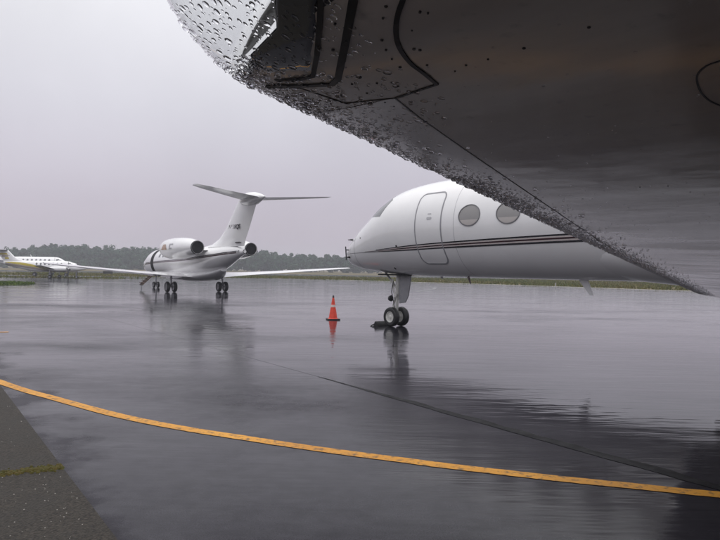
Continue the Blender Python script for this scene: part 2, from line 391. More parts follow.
# far runway
structure(sheet('parking_apron', [(-72, 88), (-30.5, 88), (-27.5, 100), (-72, 100)], 0.0, 'wet_apron', 0.08))
structure(sheet('runway', [(-700, 150), (700, 150), (700, 190), (-700, 190)], -0.03, 'wet_apron'))
# painted lines
def smooth_line(pts, m=8):
    out = []
    for i in range(len(pts) - 1):
        p0, p1, p2, p3 = pts[max(i - 1, 0)], pts[i], pts[i + 1], pts[min(i + 2, len(pts) - 1)]
        for k in range(m):
            t = k / m
            out.append(0.5 * ((2 * p1) + (p2 - p0) * t + (2 * p0 - 5 * p1 + 4 * p2 - p3) * t * t + (3 * p1 - p0 - 3 * p2 + p3) * t**3))
    return out + [pts[-1]]
def strip(name, pts, width, z, material, jitter=0.0):
    V = []; F = []
    for i, p in enumerate(pts):
        t = (pts[min(i + 1, len(pts) - 1)] - pts[max(i - 1, 0)]).normalized(); n = Vector((-t.y, t.x, 0)) * width / 2
        V += [(p.x + n.x * (1 + random.uniform(-jitter, jitter)), p.y + n.y * (1 + random.uniform(-jitter, jitter)), z), (p.x - n.x * (1 + random.uniform(-jitter, jitter)), p.y - n.y * (1 + random.uniform(-jitter, jitter)), z)]
        if i: F.append((2 * i - 2, 2 * i - 1, 2 * i + 1, 2 * i))
    return mesh(name, V, F, material, smooth=False)
ypix = [(-160, 318), (-80, 350), (0, 382), (60, 400), (120, 416), (180, 428), (240, 437.5), (320, 449.5), (400, 460), (450, 466.5), (560, 479), (640, 487), (720, 495), (860, 506)]
structure(strip('yellow_line', smooth_line([on_ground(*p) for p in ypix], 14), 0.135, 0.004, 'yellow_paint', 0.05))
structure(strip('yellow_dash', [on_ground(-60, 333.2), on_ground(-20, 332.6), on_ground(8.5, 332)], 0.15, 0.004, 'yellow_paint', 0.05))
structure(strip('white_edge_line', [on_ground(415, 292), on_ground(424, 290.7), on_ground(433, 289.3), on_ground(436, 288), on_ground(430, 286.8), on_ground(415, 286)], 0.3, 0.004, 'lead', 0.1))
ed = [Vector((*e, 0)) for e in far_edge]
# pale concrete kerb along the far edge of the apron
for i in range(7, len(far_edge) - 2):
    p, q = ed[i], ed[i + 1]; t = (q - p).normalized(); n = Vector((-t.y, t.x, 0))
kp = [Vector((-5.8, 99, 0)), Vector((18.5, 76.7, 0)), Vector((32, 61, 0)), Vector((60, 34.5, 0))]
mat('concrete', (0.42, 0.41, 0.40), 0.5, var=0.3, scale=0.6)
structure(strip('concrete_edge', [p + Vector((.5, .55, 0)) for p in smooth_line(kp, 6)], 1.1, 0.012, 'concrete'))
# old pavement slab in the near left corner
e0, e1 = on_ground(10, 400), on_ground(115, 540)
ed_ = (e1 - e0).normalized(); en = Vector((ed_.y, -ed_.x, 0)); en = en if en.x < 0 else -en
mj0 = on_ground(60, 470); mj_t = (mj0 - e0).dot(ed_)
mdir = (on_ground(0, 477) - on_ground(60, 470)).normalized()
def slab(name, t0, t1):
    A, B = e0 + ed_ * t0, e0 + ed_ * t1
    return structure(sheet(name, [(A.x, A.y), (B.x, B.y), (B.x + mdir.x * 9, B.y + mdir.y * 9), (A.x + mdir.x * 9, A.y + mdir.y * 9)], 0.022, 'old_asphalt', 0.03))
slab('old_pavement', -1.1, mj_t - 0.025); slab('old_pavement', mj_t + 0.025, 8)
# moss in the joint: low cushions
V = []; F = []
mp = e0 + ed_ * mj_t
for k in range(2400):
    u = random.uniform(0, 1) ** 1.3 * 3.0; c = mp + mdir * u + ed_ * random.gauss(0, 0.034)
    r = random.uniform(0.006, 0.02); h = random.uniform(0.004, 0.013); b0 = len(V)
    V += [(c.x + r * math.cos(q * 1.257 + k), c.y + r * math.sin(q * 1.257 + k), 0.0215) for q in range(5)] + [(c.x + r * .5 * math.cos(q * 1.257 + k + .6), c.y + r * .5 * math.sin(q * 1.257 + k + .6), 0.022 + h) for q in range(5)]
    F += [(b0 + q, b0 + (q + 1) % 5, b0 + 5 + (q + 1) % 5, b0 + 5 + q) for q in range(5)] + [tuple(b0 + 5 + q for q in range(5))]
moss = mesh('moss', V, F, 'moss', angle=60); moss['kind'] = 'stuff'; moss['label'] = 'yellow green moss filling the joint of the old pavement'; moss['category'] = 'moss'
# pale stone chips in the old pavement
V = []; F = []
for k in range(900):
    t = random.uniform(0.3, 6); u = random.uniform(0.05, 3.2); c = e0 + ed_ * t + mdir * u
    if t < mj_t and random.random() < 0.75: continue
    if abs(t - mj_t) < 0.06: continue
    r = random.uniform(0.002, 0.006); b0 = len(V); ph = random.uniform(0, 6)
    V += [(c.x + r * random.uniform(.6, 1.2) * math.cos(q * 1.047 + ph), c.y + r * random.uniform(.6, 1.2) * math.sin(q * 1.047 + ph), 0.0215) for q in range(6)]
    V += [(c.x + r * .55 * math.cos(q * 1.047 + ph), c.y + r * .55 * math.sin(q * 1.047 + ph), 0.022 + r * .55) for q in range(6)]
    F += [(b0 + q, b0 + (q + 1) % 6, b0 + 6 + (q + 1) % 6, b0 + 6 + q) for q in range(6)] + [tuple(b0 + 6 + q for q in range(6))]
chips = mesh('stone_chips', V, F, 'stone_chip', angle=30); chips['kind'] = 'stuff'; chips['label'] = 'pale stone chips showing in the worn old pavement'; chips['category'] = 'gravel'
# ------------------------------------------------------------------ grass and woods
def inside(poly, x, y):
    r = False; n = len(poly)
    for i in range(n):
        (x0, y0), (x1, y1) = poly[i], poly[i - 1]
        if (y0 > y) != (y1 > y) and x < (x1 - x0) * (y - y0) / (y1 - y0) + x0: r = not r
    return r
ap_poly = [(-70, -70), (-70, 79)] + far_edge[2:]
def tufts(name, spots, h0, h1, material, z0):
    V = []; F = []
    for x, y in spots:
        for q in range(3):
            a = random.uniform(0, math.pi); w = random.uniform(.04, .13); h = random.uniform(h0, h1); b0 = len(V)
            ox, oy = random.uniform(-.2, .2), random.uniform(-.2, .2); lx, ly = random.uniform(-.5, .5) * h, random.uniform(-.5, .5) * h
            V += [(x + ox - w * math.cos(a), y + oy - w * math.sin(a), z0), (x + ox + w * math.cos(a), y + oy + w * math.sin(a), z0), (x + ox + lx, y + oy + ly, z0 + h)]
            F.append((b0, b0 + 1, b0 + 2))
    o = mesh(name, V, F, material, smooth=False, fix=False); o['kind'] = 'stuff'; o['category'] = 'grass'
    return o
spots = []
while len(spots) < 16000:
    x, y = random.uniform(-70, 75), 35 + 105 * random.random() ** 1.2
    if abs(x) > y * 0.72 + 3: continue
    if inside(ap_poly, x, y) or (x < -27 and 87.5 < y < 100.5): continue
    if x > -3 and abs(y - np.interp(x, [-5.8, 18.5, 32, 60], [99, 76.7, 61, 34.5])) < 2.2: continue
    spots.append((x, y))
g = tufts('grass', spots, 0.08, 0.38, 'blades', -0.06); g['label'] = 'brown green rough grass beyond the far edge of the apron'
# grass island at the left
gc = on_ground(-14, 284.2)
isl = [(gc.x - 4 + 7.1 * math.cos(k * 2 * math.pi / 28) * (1 + .06 * math.sin(3 * k)), gc.y + 6.5 * math.sin(k * 2 * math.pi / 28)) for k in range(28)]
gi = structure(sheet('grass_island', isl, 0.03, 'green_blades', 0.05))
sp = []
while len(sp) < 2600:
    x, y = random.uniform(gc.x - 12, gc.x + 4), random.uniform(gc.y - 7, gc.y + 7)
    if inside(isl, x, y): sp.append((x, y))
g2 = tufts('grass', sp, 0.05, 0.2, 'green_blades', 0.03); g2['label'] = 'short green grass on the island at the left edge'
# far wood: crowns made of leaf clumps
LV = []; LF = []; cnt = 0
def crown(x, y, h, r):
    global cnt
    nb = random.randint(5, 8); c = []
    for k in range(nb):
        u = random.random(); c.append((x + random.gauss(0, r * .42), y + random.gauss(0, r * .4), h * (0.25 + .58 * u), r * random.uniform(.38, .62) * (1.15 - .55 * u)))
    for bx, by, bz, br in c:
        m = 46
        d = rng.normal(size=(m, 3)); d /= np.linalg.norm(d, axis=1)[:, None]
        ctr = np.array((bx, by, bz)) + d * br * rng.uniform(.55, 1.08, (m, 1)) * np.array((1, 1, .95))
        s = rng.uniform(.35, .75, (m, 1)); t1 = np.cross(d, rng.normal(size=(m, 3))); t1 /= np.linalg.norm(t1, axis=1)[:, None]; t2 = np.cross(d, t1) + 0.4 * d
        q = np.stack((ctr - t1 * s, ctr - t2 * s * .7, ctr + t1 * s, ctr + t2 * s * .7), 1).reshape(-1, 3)
        LV.append(q)
        LF.append(np.arange(m * 4).reshape(m, 4) + cnt); cnt += m * 4
def top_h(px):
    return np.interp(px, [-260, -40, 0, 8, 22, 40, 75, 110, 160, 230, 262, 285, 330, 380, 480, 560, 720, 960], [9, 9, 9.5, 11.5, 13.4, 14.4, 14.2, 13.9, 13.2, 13.6, 12.9, 11.2, 10.3, 10.2, 10, 10.5, 11, 11])
for row, (D, f) in enumerate(((330, .80), (342, .92), (356, 1.06))):
    px = -300.0
    while px < 1020:
        x = (px - 360) / FPX * D; h = float(top_h(px)) * f * random.choice((.9, .97, 1.0, 1.0, 1.05)) * random.uniform(.95, 1.04)
        crown(x, D + random.uniform(-4, 4), h, h * random.uniform(.24, .40)); px += random.uniform(1.7, 3.8)
    
# undergrowth so no daylight shows below the crowns
for k in range(420):
    x = random.uniform(-370, 370); crown(x, random.uniform(322, 345), random.uniform(3, 6), random.uniform(2.2, 3.2))
LV = np.concatenate(LV); LF = np.concatenate(LF)
me = bpy.data.meshes.new('far_wood'); me.from_pydata(LV.tolist(), [], LF.tolist())
wood = link('far_wood', me, 'leaves', smooth=False); wood['kind'] = 'stuff'; wood['label'] = 'dark grey green wood along the horizon behind the airfield'; wood['category'] = 'wood'
# ------------------------------------------------------------------ aircraft helpers
def landing_leg(parent, x, y, top, r, w, spread, lean=0.0, rimmat='rim_white', strut=0.06, name='gear_strut'):
    tubes(name, [((x + lean, y, top), (x + lean * .4, y, top * .55 + r * .45), strut, strut), ((x + lean * .4, y, top * .55 + r * .45), (x, y, r), strut * .62, strut * .62), ((x, y - spread - w * .3, r), (x, y + spread + w * .3, r), strut * .55, strut * .55),
                 ((x + lean * .5 + .08, y, top * .6 + r * .4), (x + .16, y, r + .28), strut * .3, strut * .3), ((x + .16, y, r + .28), (x + .02, y, r + .06), strut * .3, strut * .3)], 'steel', parent)
    for s in (-1, 1): wheel(parent, (x, y + s * spread, r), r, w, rimmat=rimmat)
def nacelle(parent, x0, x1, y, z, r, material='paint'):
    L = x1 - x0
    lathe('engine_nacelle', [(0.02 * L, r * .70), (0, r * .76), (0.01 * L, r * .82), (0.05 * L, r * .90), (.15 * L, r * .98), (.35 * L, r * 1.02), (.6 * L, r * .98), (.82 * L, r * .84), (L, r * .60), (L - .001, r * .56), (L * .9, r * .53)], (x0, y, z), 'x', material, parent, 36)
    lathe('intake', [(0.03 * L, r * .70), (.12 * L, r * .66), (.12 * L, 0.0)], (x0, y, z), 'x', 'dark_inside', parent, 32)
    lathe('exhaust', [(L * .90, r * .535), (L * .86, r * .51), (L * .86, 0.0)], (x0, y, z), 'x', 'dark_inside', parent, 32)
    lathe('exhaust_ring', [(L * .985, r * .63), (L * 1.0, r * .605), (L * 1.004, r * .58), (L * .985, r * .55)], (x0, y, z), 'x', 'steel_dark', parent, 32)
    V = []; F = []
    for k in range(12):
        a = 2 * math.pi * k / 12; b0 = len(V); c, s_ = math.cos(a), math.sin(a)
        for rr, ww in ((.12, .02), (.5, .05)):
            V += [(x0 + L * .88, y + c * r * rr - s_ * r * ww, z + s_ * r * rr + c * r * ww), (x0 + L * .885, y + c * r * rr + s_ * r * ww, z + s_ * r * rr - c * r * ww)]
        F.append((b0, b0 + 1, b0 + 3, b0 + 2))
    mesh('exhaust_mixer', V, F, 'steel_dark', parent, smooth=False, fix=False)
def stab(name, parent, y0, y1, x0, x1, c0, c1, z0, z1, material, tk=0.8):
    st = []
    for k in range(7):
        u = k / 6; y = y0 + (y1 - y0) * u; dz = (z1 - z0) / abs(y1 - y0)
        c = c0 + (c1 - c0) * u; x = x0 + (x1 - x0) * u
        if k == 6: x += c * .12; c *= .8
        st.append(((x, y, z0 + (z1 - z0) * u), c, (-math.copysign(1, y1 - y0) * dz * .0, 1), tk))
    return foil_wing(name, st, material, parent)
def fin(name, parent, rows, material, tk=1.0):
    ring = [(FOIL_X[i], FOIL_U[i]) for i in range(len(FOIL_X) - 1, 0, -1)] + [(FOIL_X[i], -FOIL_U[i]) for i in range(len(FOIL_X))]
    n = len(ring); V = []; F = []
    for x, c, z in rows: V += [(x + c * p, q * c * tk, z) for p, q in ring]
    for i in range(len(rows) - 1):
        for k in range(n):
            a, b_ = i * n + k, i * n + (k + 1) % n; F.append((a, b_, b_ + n, a + n))
    F.append(tuple(range(n))); F.append(tuple((len(rows) - 1) * n + k for k in reversed(range(n))))
    return mesh(name, V, F, material, parent, angle=50)
# ------------------------------------------------------------------ near business jet (we stand under its left wing tip)
GA = -50.0
gax, gay = math.cos(R(GA)), math.sin(R(GA))
G0 = Vector((1.065 - 2.05 * gax, 17.9 - 2.05 * gay, 0))
J = tag(empty('business_jet', G0, R(GA)), 'large white business jet with black and red stripes, its wet wing overhead', 'aircraft')
JM = Matrix.Translation(G0) @ Matrix.Rotation(R(GA), 4, 'Z'); JI = JM.inverted()
fus = Body([(0.0, 2.02, 1.98, .02), (.04, 2.22, 1.84, .18), (.25, 2.48, 1.72, .40), (.8, 2.85, 1.62, .66), (1.4, 3.21, 1.56, .84), (2.0, 3.57, 1.51, 1.0), (2.6, 3.82, 1.475, 1.1), (3.1, 3.91, 1.46, 1.155), (3.8, 3.97, 1.45, 1.19), (4.6, 3.99, 1.45, 1.2), (6, 3.99, 1.45, 1.2), (17, 3.99, 1.45, 1.2), (20, 3.96, 1.75, 1.1), (23, 3.8, 2.4, .75), (25.6, 3.65, 3.0, .32), (26.2, 3.5, 3.2, .12)])
fus.build('fuselage', 'paint', J, 120, 64)
fair = Body([(8.4, 2.8, 1.55, .95), (9.2, 2.9, 1.45, 1.06), (9.8, 2.95, 1.40, 1.12), (10.6, 3.0, 1.33, 1.17), (11.4, 3.0, 1.26, 1.25), (13, 3.0, 1.22, 1.3), (16, 3.0, 1.24, 1.28), (18, 2.9, 1.45, 1.0), (19.5, 2.8, 1.9, .5)])
fair.build('wing_fairing', 'paint', J, 50, 40)
# door, its seam and handle
DX0, DX1, DZ0, DZ1 = 3.95, 4.80, 1.80, 3.53
door = patch('door', fus, rrect(DX0, DX1, DZ0, DZ1, .16), 'paint', J, off=0.004, rings=8)
ribbon_on('door_seam', fus, rrect(DX0 - .015, DX1 + .015, DZ0 - .015, DZ1 + .015, .17), .034, 'seam_grey', door, off=0.009)
patch('door_handle', fus, rrect(4.34, 4.50, 2.87, 2.93, .02, 3), 'paint_grey', door, off=0.012, rings=2)
patch('door_plate', fus, rrect(4.36, 4.48, 2.99, 3.02, .01, 2), 'paint_grey', door, off=0.008, rings=2)
# cabin windows on both sides
for side in (-1, 1):
    for k in range(6):
        wx = 5.69 + 1.09 * k; wz = 2.90
        w_ = ribbon_on('cabin_window', fus, oval(wx, wz, .312, .245, 36), .018, 'lead', J, side, off=0.014)
        patch('pane', fus, oval(wx, wz, .302, .235, 36), 'window_pane', w_, side, off=0.003)
        if k < 2:
            pts = [(wx + .295 * math.cos(R(a)), wz + .228 * math.sin(R(a))) for a in np.linspace(207, 333, 18)]
            patch('shade', fus, pts, 'window_shade', w_, side, off=0.0055, rings=2)
# cockpit glazing
def quad_patch(name, c, material, parent, side=-1, off=0.004, n=8):
    out = []
    for i in range(4):
        p, q = c[i], c[(i + 1) % 4]; out += [(p[0] + (q[0] - p[0]) * k / n, p[1] + (q[1] - p[1]) * k / n) for k in range(n)]
    return patch(name, fus, out, material, parent, side, off, rings=5)
for side in (-1, 1):
    quad_patch('cockpit_side_window', [(1.72, 3.10), (2.36, 3.07), (2.62, 3.53), (2.44, 3.61)], 'glass_dark', J, side, .006)
    quad_patch('windshield', [(1.58, 3.20), (1.68, 3.16), (2.40, 3.66), (2.34, 3.70)], 'glass_dark', J, side, .006)
# stripes
def stripe(name, body, x0, x1, zlo, zhi, material, parent, side, off, n=70, m=1):
    V = []; F = []; k = m + 3
    for i in range(n + 1):
        x = x0 + (x1 - x0) * (i / n); a, b_ = zlo(x), zhi(x)
        V += [body.pt(x, a, side, -.01)] + [body.pt(x, a + (b_ - a) * q / m, side, off) for q in range(m + 1)] + [body.pt(x, b_, side, -.01)]
        if i: F += [((i - 1) * k + q, (i - 1) * k + q + 1, i * k + q + 1, i * k + q) for q in range(k - 1)]
    return mesh(name, V, F, material, parent, angle=30)
zs = lambda x: interp([0.2, 2, 5, 8.5, 12, 24], [2.09, 2.13, 2.235, 2.31, 2.35, 2.6], x)
ws = lambda x: interp([0.2, 1.5, 4, 8, 10], [0.028, 0.04, .14, .175, .18], x)
for side in (-1, 1):
    for nm, f0, f1, mt, x0 in (('black_stripe', -.5, -.30, 'stripe_black', .3), ('tan_stripe', -.25, -.13, 'stripe_tan', 2.3), ('red_stripe', -.09, .09, 'stripe_red', 1.6), ('tan_stripe', .13, .25, 'stripe_tan', 2.9), ('black_stripe', .30, .5, 'stripe_black', 2.2)):
        stripe(nm, fus, x0, 23, lambda x: zs(x) + ws(x) * f0, lambda x: zs(x) + ws(x) * f1, mt, J, side, .007)
# nose probes, radome seam, antennas
V = []; F = []
for xr in (.95,):
    c, h, w = fus.sec(xr)
    for dx in (-.012, .012):
        c, h, w = fus.sec(xr + dx); V += [(xr + dx, (w + .003) * math.sin(2 * math.pi * k / 48), c + (h + .003) * math.cos(2 * math.pi * k / 48)) for k in range(48)]
    F += [(k, (k + 1) % 48, 48 + (k + 1) % 48, 48 + k) for k in range(48)]
mesh('radome_seam', V, F, 'paint_grey', J)
for z, xx in ((2.50, .62), (1.98, .52)):
    p = fus.pt(xx, z, -1); tubes('pitot_probe', [(p, p + Vector((-.02, -.08, 0)), .03, .022), (p + Vector((.03, -.08, 0)), p + Vector((-.12, -.082, 0)), .018, .012)], 'steel_dark', J)
p = fus.pt(.42, 2.2, -1); tubes('angle_of_attack_vane', [(p, p + Vector((0, -.09, 0)), .02, .016), (p + Vector((-.02, -.09, .1)), p + Vector((.03, -.09, -.3)), .018, .02)], 'steel_dark', J)
tubes('drain_mast', [((4.9, -.25, 1.47), (4.98, -.25, 1.30), .03, .018)], 'stripe_red', J)
def blade(name, x, y, ztop, zbot, c0, c1, material):
    prism(name, [(x, ztop), (x + c0, ztop), (x + c0 * .62 + c1 + .0, zbot), (x + c0 * .62, zbot)], 'y', y - .012, y + .012, material, J, .006)
prism('belly_antenna', [(7.74, 1.50), (7.98, 1.50), (8.13, 1.13), (8.05, 1.13)], 'y', -.015, .015, 'paint', J, .006)
blade('belly_antenna', 3.6, 0.1, 1.48, 1.40, .12, .06, 'paint_grey')
for xr in (5.22,):
    V = []
    for dx in (-.006, .006):
        c, h, w = fus.sec(xr + dx); V += [(xr + dx, (w + .0025) * math.sin(2 * math.pi * k / 64), c + (h + .0025) * math.cos(2 * math.pi * k / 64)) for k in range(64)]
    mesh('skin_joint', V, [(k, (k + 1) % 64, 64 + (k + 1) % 64, 64 + k) for k in range(64)], 'paint_grey', J)
for xx, z_, rr in ((3.15, 2.24, .03), (2.6, 1.66, .025), (9.0, 2.02, .03), (1.35, 2.52, .02)):
    patch('static_port', fus, oval(xx, z_, rr, rr, 12), 'sealant', J, off=.012, rings=2)
# nose gear
NX = 2.05
tubes('nose_gear_strut', [((NX + .10, 0, 1.62), (NX + .03, 0, .82), .075, .07), ((NX + .03, 0, .82), (NX, 0, .29), .045, .045), ((NX, -.26, .275), (NX, .26, .275), .04, .04),
      ((NX - .02, 0, .86), (NX - .14, 0, .60), .028, .028), ((NX - .14, 0, .60), (NX - .03, 0, .40), .028, .028), ((NX + .04, -.1, .9), (NX + .04, .1, .9), .06, .06),
      ((NX - .04, -.07, .95), (NX - .10, -.07, 1.35), .022, .022), ((NX - .04, .07, .95), (NX - .10, .07, 1.35), .022, .022), ((NX, 0, 1.1), (NX - .5, 0, 1.55), .03, .03)], 'rim_white', J)
lathe('landing_lamp', [(-.05, .03), (-.04, .075), (.02, .09), (.03, .075), (.035, 0)], (NX - .12, -.12, .80), 'x', 'steel_dark', J, 18)
lathe('taxi_lamp', [(-.05, .03), (-.04, .075), (.02, .09), (.03, .075), (.035, 0)], (NX - .12, .12, .80), 'x', 'steel_dark', J, 18)
tubes('brake_hose', [((NX - .05, -.09, 1.3), (NX - .1, -.11, 1.0), .012, .012), ((NX - .1, -.11, 1.0), (NX - .02, -.1, .7), .012, .012), ((NX - .02, -.1, .7), (NX + .03, -.06, .4), .012, .012)], 'rubber', J)
for s in (-1, 1): wheel(J, (NX, s * .19, .278), .278, .19)
prism('gear_door', [(NX + .10, 1.50), (NX + .60, 1.50), (NX + .50, .90), (NX + .38, .70), (NX + .12, .66)], 'y', -.02, .01, 'gear_door', J, .006)
prism('wheel_well', rrect(NX - .55, NX + .62, -.27, .27, .05, 3), 'z', 1.46, 1.50, 'dark_inside', J)
# wings
SW, DH = R(18.0), R(3.2)
LX0, LZ0 = 10.57, 1.39
def le_at(L):
    """leading edge point of the left wing at distance L from the root, section up direction, chord"""
    Lb, rad = 11.05, 0.35
    if L <= Lb:
        return (LX0 + L * math.sin(SW), 1.2 + L * math.cos(SW) * math.cos(DH), LZ0 + L * math.cos(SW) * math.tan(DH)), DH, 5.7 + (1.95 - 5.7) * max(L, -1) / Lb
    p, a, c = le_at(Lb); e = L - Lb
    ang = min(DH + e / rad, R(76)); arc = (R(76) - DH) * rad
    q = min(e, arc); a1 = DH + q / rad
    out = rad * (math.sin(a1) - math.sin(DH)); up = rad * (math.cos(DH) - math.cos(a1))
    x = p[0] + q * math.tan(SW) * 0.9 + (q / arc) ** 2 * 0.05
    ch = 1.95 - q * .55
    if e > arc:
        r_ = e - arc; out += r_ * math.cos(R(76)); up += r_ * math.sin(R(76)); x += r_ * .75; ch = max(.55, ch - r_ * .75)
    return (x, p[1] + out, p[2] + up), a1, ch
Ls = [-.7, -.2, 0.3] + list(np.linspace(.9, 10.6, 26)) + list(np.linspace(10.8, 11.6, 22)) + [11.8, 12.1, 12.4, 12.7]
LC, LE2, XF = 11.09, 11.72, 0.42                     # clear lamp lens fills the front of the tip from LC to LE2
def stn(L, side):
    p, a, c = le_at(L)
    return ((p[0], side * p[1], p[2]), c, (-side * math.sin(a), math.cos(a)), 1.0)
def foil_z(f, up): return float(np.interp(f, FOIL_X, FOIL_U if up else FOIL_L))
def loft(name, rows, material, parent, caps=True, closed=True):
    n = len(rows[0]); V = [p for row in rows for p in row]; F = []
    for i in range(len(rows) - 1):
        for k in range(n if closed else n - 1):
            a, b_ = i * n + k, i * n + (k + 1) % n; F.append((a, b_, b_ + n, a + n))
    if caps: F.append(tuple(range(n))); F.append(tuple((len(rows) - 1) * n + k for k in reversed(range(n))))
    return mesh(name, V, F, material, parent, angle=50)
def sec_pts(st, ms):
    (x, y, z), c, (ny, nz_), tk = st
    return [(x + d, y + ny * foil_z(d / c, up) * c, z + nz_ * foil_z(d / c, up) * c) for d, up in ms]
m, nt, b = nodes_of('clear_lens'); M['clear_lens'] = m
b.inputs['Base Color'].default_value = (0.90, 0.905, 0.91, 1); b.inputs['Roughness'].default_value = 0.0
b.inputs['IOR'].default_value = 1.3; b.inputs['Transmission Weight'].default_value = 1.0
def Lcut(d): return LC + 0.24 * min(max(d, 0), XF)
def skin(L, d, up, side): return sec_pts(stn(L, side), [(d, up)])[0]
def wing(side):
    n = len(FOIL_X)
    ring = [(i, True) for i in range(n - 1, 0, -1)] + [(i, False) for i in range(n)]
    rows = [[skin(L, FOIL_X[i] * stn(L, side)[1], up, side) for i, up in ring] for L in Ls if L < 10.9]
    for t in (.0, .2, .4, .6, .8, 1.0):             # last bay runs up to the raked edge of the lens
        row = []
        for f, up in [(FOIL_X[i], up) for i, up in ring]:
            c0 = stn(LC, side)[1]; L = 10.92 + (Lcut(f * c0) - 10.92) * t
            row.append(skin(L, f * stn(L, side)[1], up, side))
        rows.append(row)
    w = loft('wing', rows, 'wing_paint', J); w.data.materials.append(M['sealant']); w.data.polygons[-1].material_index = 1
    tt = np.linspace(0.003, 1, 24)
    q = [.42, .38, .34, .30, .26, .22, .18, .15, .12, .09, .06, .035, .018, .008, .003]
    ms = [(d, False) for d in q] + [(0.0, True)] + [(d, True) for d in reversed(q)]
    lens = loft('tip_lens', [[skin(Lcut(d) + (LE2 - Lcut(d)) * t, d, up, side) for d, up in ms] for t in tt], 'clear_lens', w, caps=False, closed=False)
    sol = lens.modifiers.new('shell', 'SOLIDIFY'); sol.thickness = .004; sol.offset = -1
    rear = []
    for t in tt:
        L = Lcut(1) + (LE2 - Lcut(1)) * t; c = stn(L, side)[1]; f = [XF + .002 + (c - XF - .002) * k for k in (0, .05, .1, .2, .3, .45, .6, .8, 1)]
        rear.append([skin(L, d, False, side) for d in f] + [skin(L, d, True, side) for d in reversed(f)])
    loft('wing_tip', rear, 'wing_paint', w)
    foil_wing('winglet', [stn(L, side) for L in (LE2 + .002, 11.9, 12.1, 12.4, 12.7)], 'paint', w)
    return w
WL = wing(-1); WR = wing(1)
_t = foil_wing('probe_skin', [stn(L, -1) for L in Ls], None, None)
bvh = BVHTree.FromPolygons([v.co.copy() for v in _t.data.vertices], [tuple(p.vertices) for p in _t.data.polygons])
bpy.data.objects.remove(_t)
def hit(px, py):
    o = JI @ CAMP; d = (JI.to_3x3() @ ray(px, py)).normalized()
    loc, nrm, idx, dist = bvh.ray_cast(o, d)
    if loc is None: return None
    if nrm.dot(d) > 0: nrm = -nrm
    return loc, nrm, dist
def wing_strip(name, pix, wpx, material, off=0.0012, close=False, parent=None):
    """sealant or inspection line lying on the wing skin through the given pixels; wpx = width in photo pixels where it is nearest"""
    dense = []
    P = [Vector((p[0], p[1], 0)) for p in pix] + ([Vector((*pix[0], 0))] if close else [])
    for i in range(len(P) - 1):
        n = max(2, int((P[i + 1] - P[i]).length / 8)); dense += [P[i].lerp(P[i + 1], k / n) for k in range(n)]
    dense.append(P[-1])
    H = [h for h in (hit(p.x, p.y) for p in dense) if h]
    V = []; F = []
    w = wpx / FPX * min(h[2] for h in H)
    for i, (loc, nrm, dist) in enumerate(H):
        t = (H[min(i + 1, len(H) - 1)][0] - H[max(i - 1, 0)][0]).normalized(); s = nrm.cross(t).normalized() * w / 2
        V += [loc + s + nrm * off, loc - s + nrm * off, loc - s * 1.0 - nrm * .003, loc + s - nrm * .003]
        if i:
            p, q = 4 * i - 4, 4 * i; F += [(p, p + 1, q + 1, q), (p + 1, p + 2, q + 2, q + 1), (p, q, q + 3, p + 3)]
    return mesh(name, V, F, material, parent or WL, smooth=False)
def arc_pts(pts, m=6): return [(p.x, p.y) for p in smooth_line([Vector((*p, 0)) for p in pts], m)]
wing_strip('skin_seam', [(265, 87), (300, 88), (345, 103), (395, 98)], 1.6, 'sealant')
wing_strip('skin_seam', [(395, 98), (420, 118), (470, 153), (520, 187), (570, 221), (620, 254), (648, 270)], 1.5, 'seam_grey')
wing_strip('skin_seam', [(395, 98), (437, 84)], 3.0, 'sealant', .0016)
wing_strip('panel_seam', arc_pts([(408, -25), (404, -4), (398, 14), (396, 30), (399, 46), (410, 62), (424, 73), (437, 84)]), 5.5, 'sealant', .002)
wing_strip('lamp_frame', [(322, -20), (320, 20), (317, 55), (313, 76), (300, 79), (276, 80)], 6.0, 'sealant', .002)
wing_strip('lamp_frame', [(357, -20), (352, 8), (345, 45), (338, 78), (332, 84), (300, 85.5), (268, 86)], 9.0, 'sealant', .0022)
wing_strip('inspection_seam', arc_pts([(722, 60), (706, 66), (697, 76), (700, 90), (709, 100), (722, 106)]), 1.6, 'sealant')
# dark glazed wing tip lamp cover between edge and frame
def wing_area(name, pix, material, off):
    P = [Vector((p[0], p[1], 0)) for p in pix]; dense = []
    for i in range(len(P)):
        q = P[(i + 1) % len(P)]; n = max(2, int((q - P[i]).length / 8)); dense += [P[i].lerp(q, k / n) for k in range(n)]
    c = sum(dense, Vector()) / len(dense); V = []; F = []; rings = 6; n = len(dense)
    for r in range(rings, 0, -1):
        for p in dense:
            h = hit(*(c + (p - c) * r / rings).xy); V.append(h[0] + h[1] * (off if r < rings else -.002))
    h = hit(*c.xy); V.append(h[0] + h[1] * off)
    for r in range(rings - 1):
        for i in range(n):
            j = (i + 1) % n; F.append((r * n + i, r * n + j, r * n + n + j, r * n + n + i))
    F += [((rings - 1) * n + i, (rings - 1) * n + (i + 1) % n, rings * n) for i in range(n)]
    return mesh(name, V, F, material, WL, angle=60)
try:
    wing_area('lamp_cover', [(274, -16), (318, -16), (316, 30), (312, 73), (268, 77), (254, 69), (250, 55), (276, 28)], 'lamp_glass', .0012)
except Exception as ex: print('lamp cover', ex)
def LD(loc): L = (-loc.y - 1.2) / (math.cos(SW) * math.cos(DH)); return L, loc.x - (LX0 + L * math.sin(SW))
ld = sorted(LD(hit(*q)[0]) for q in ((395, 98), (420, 118), (470, 153), (520, 187), (570, 221), (620, 254)))
print('edge band', [(round(a, 2), round(b, 3)) for a, b in ld])
mat('polished_edge', (0.74, 0.73, 0.72), 0.22, 0.25, var=0.15, scale=5, coat=0.4)
rows = []
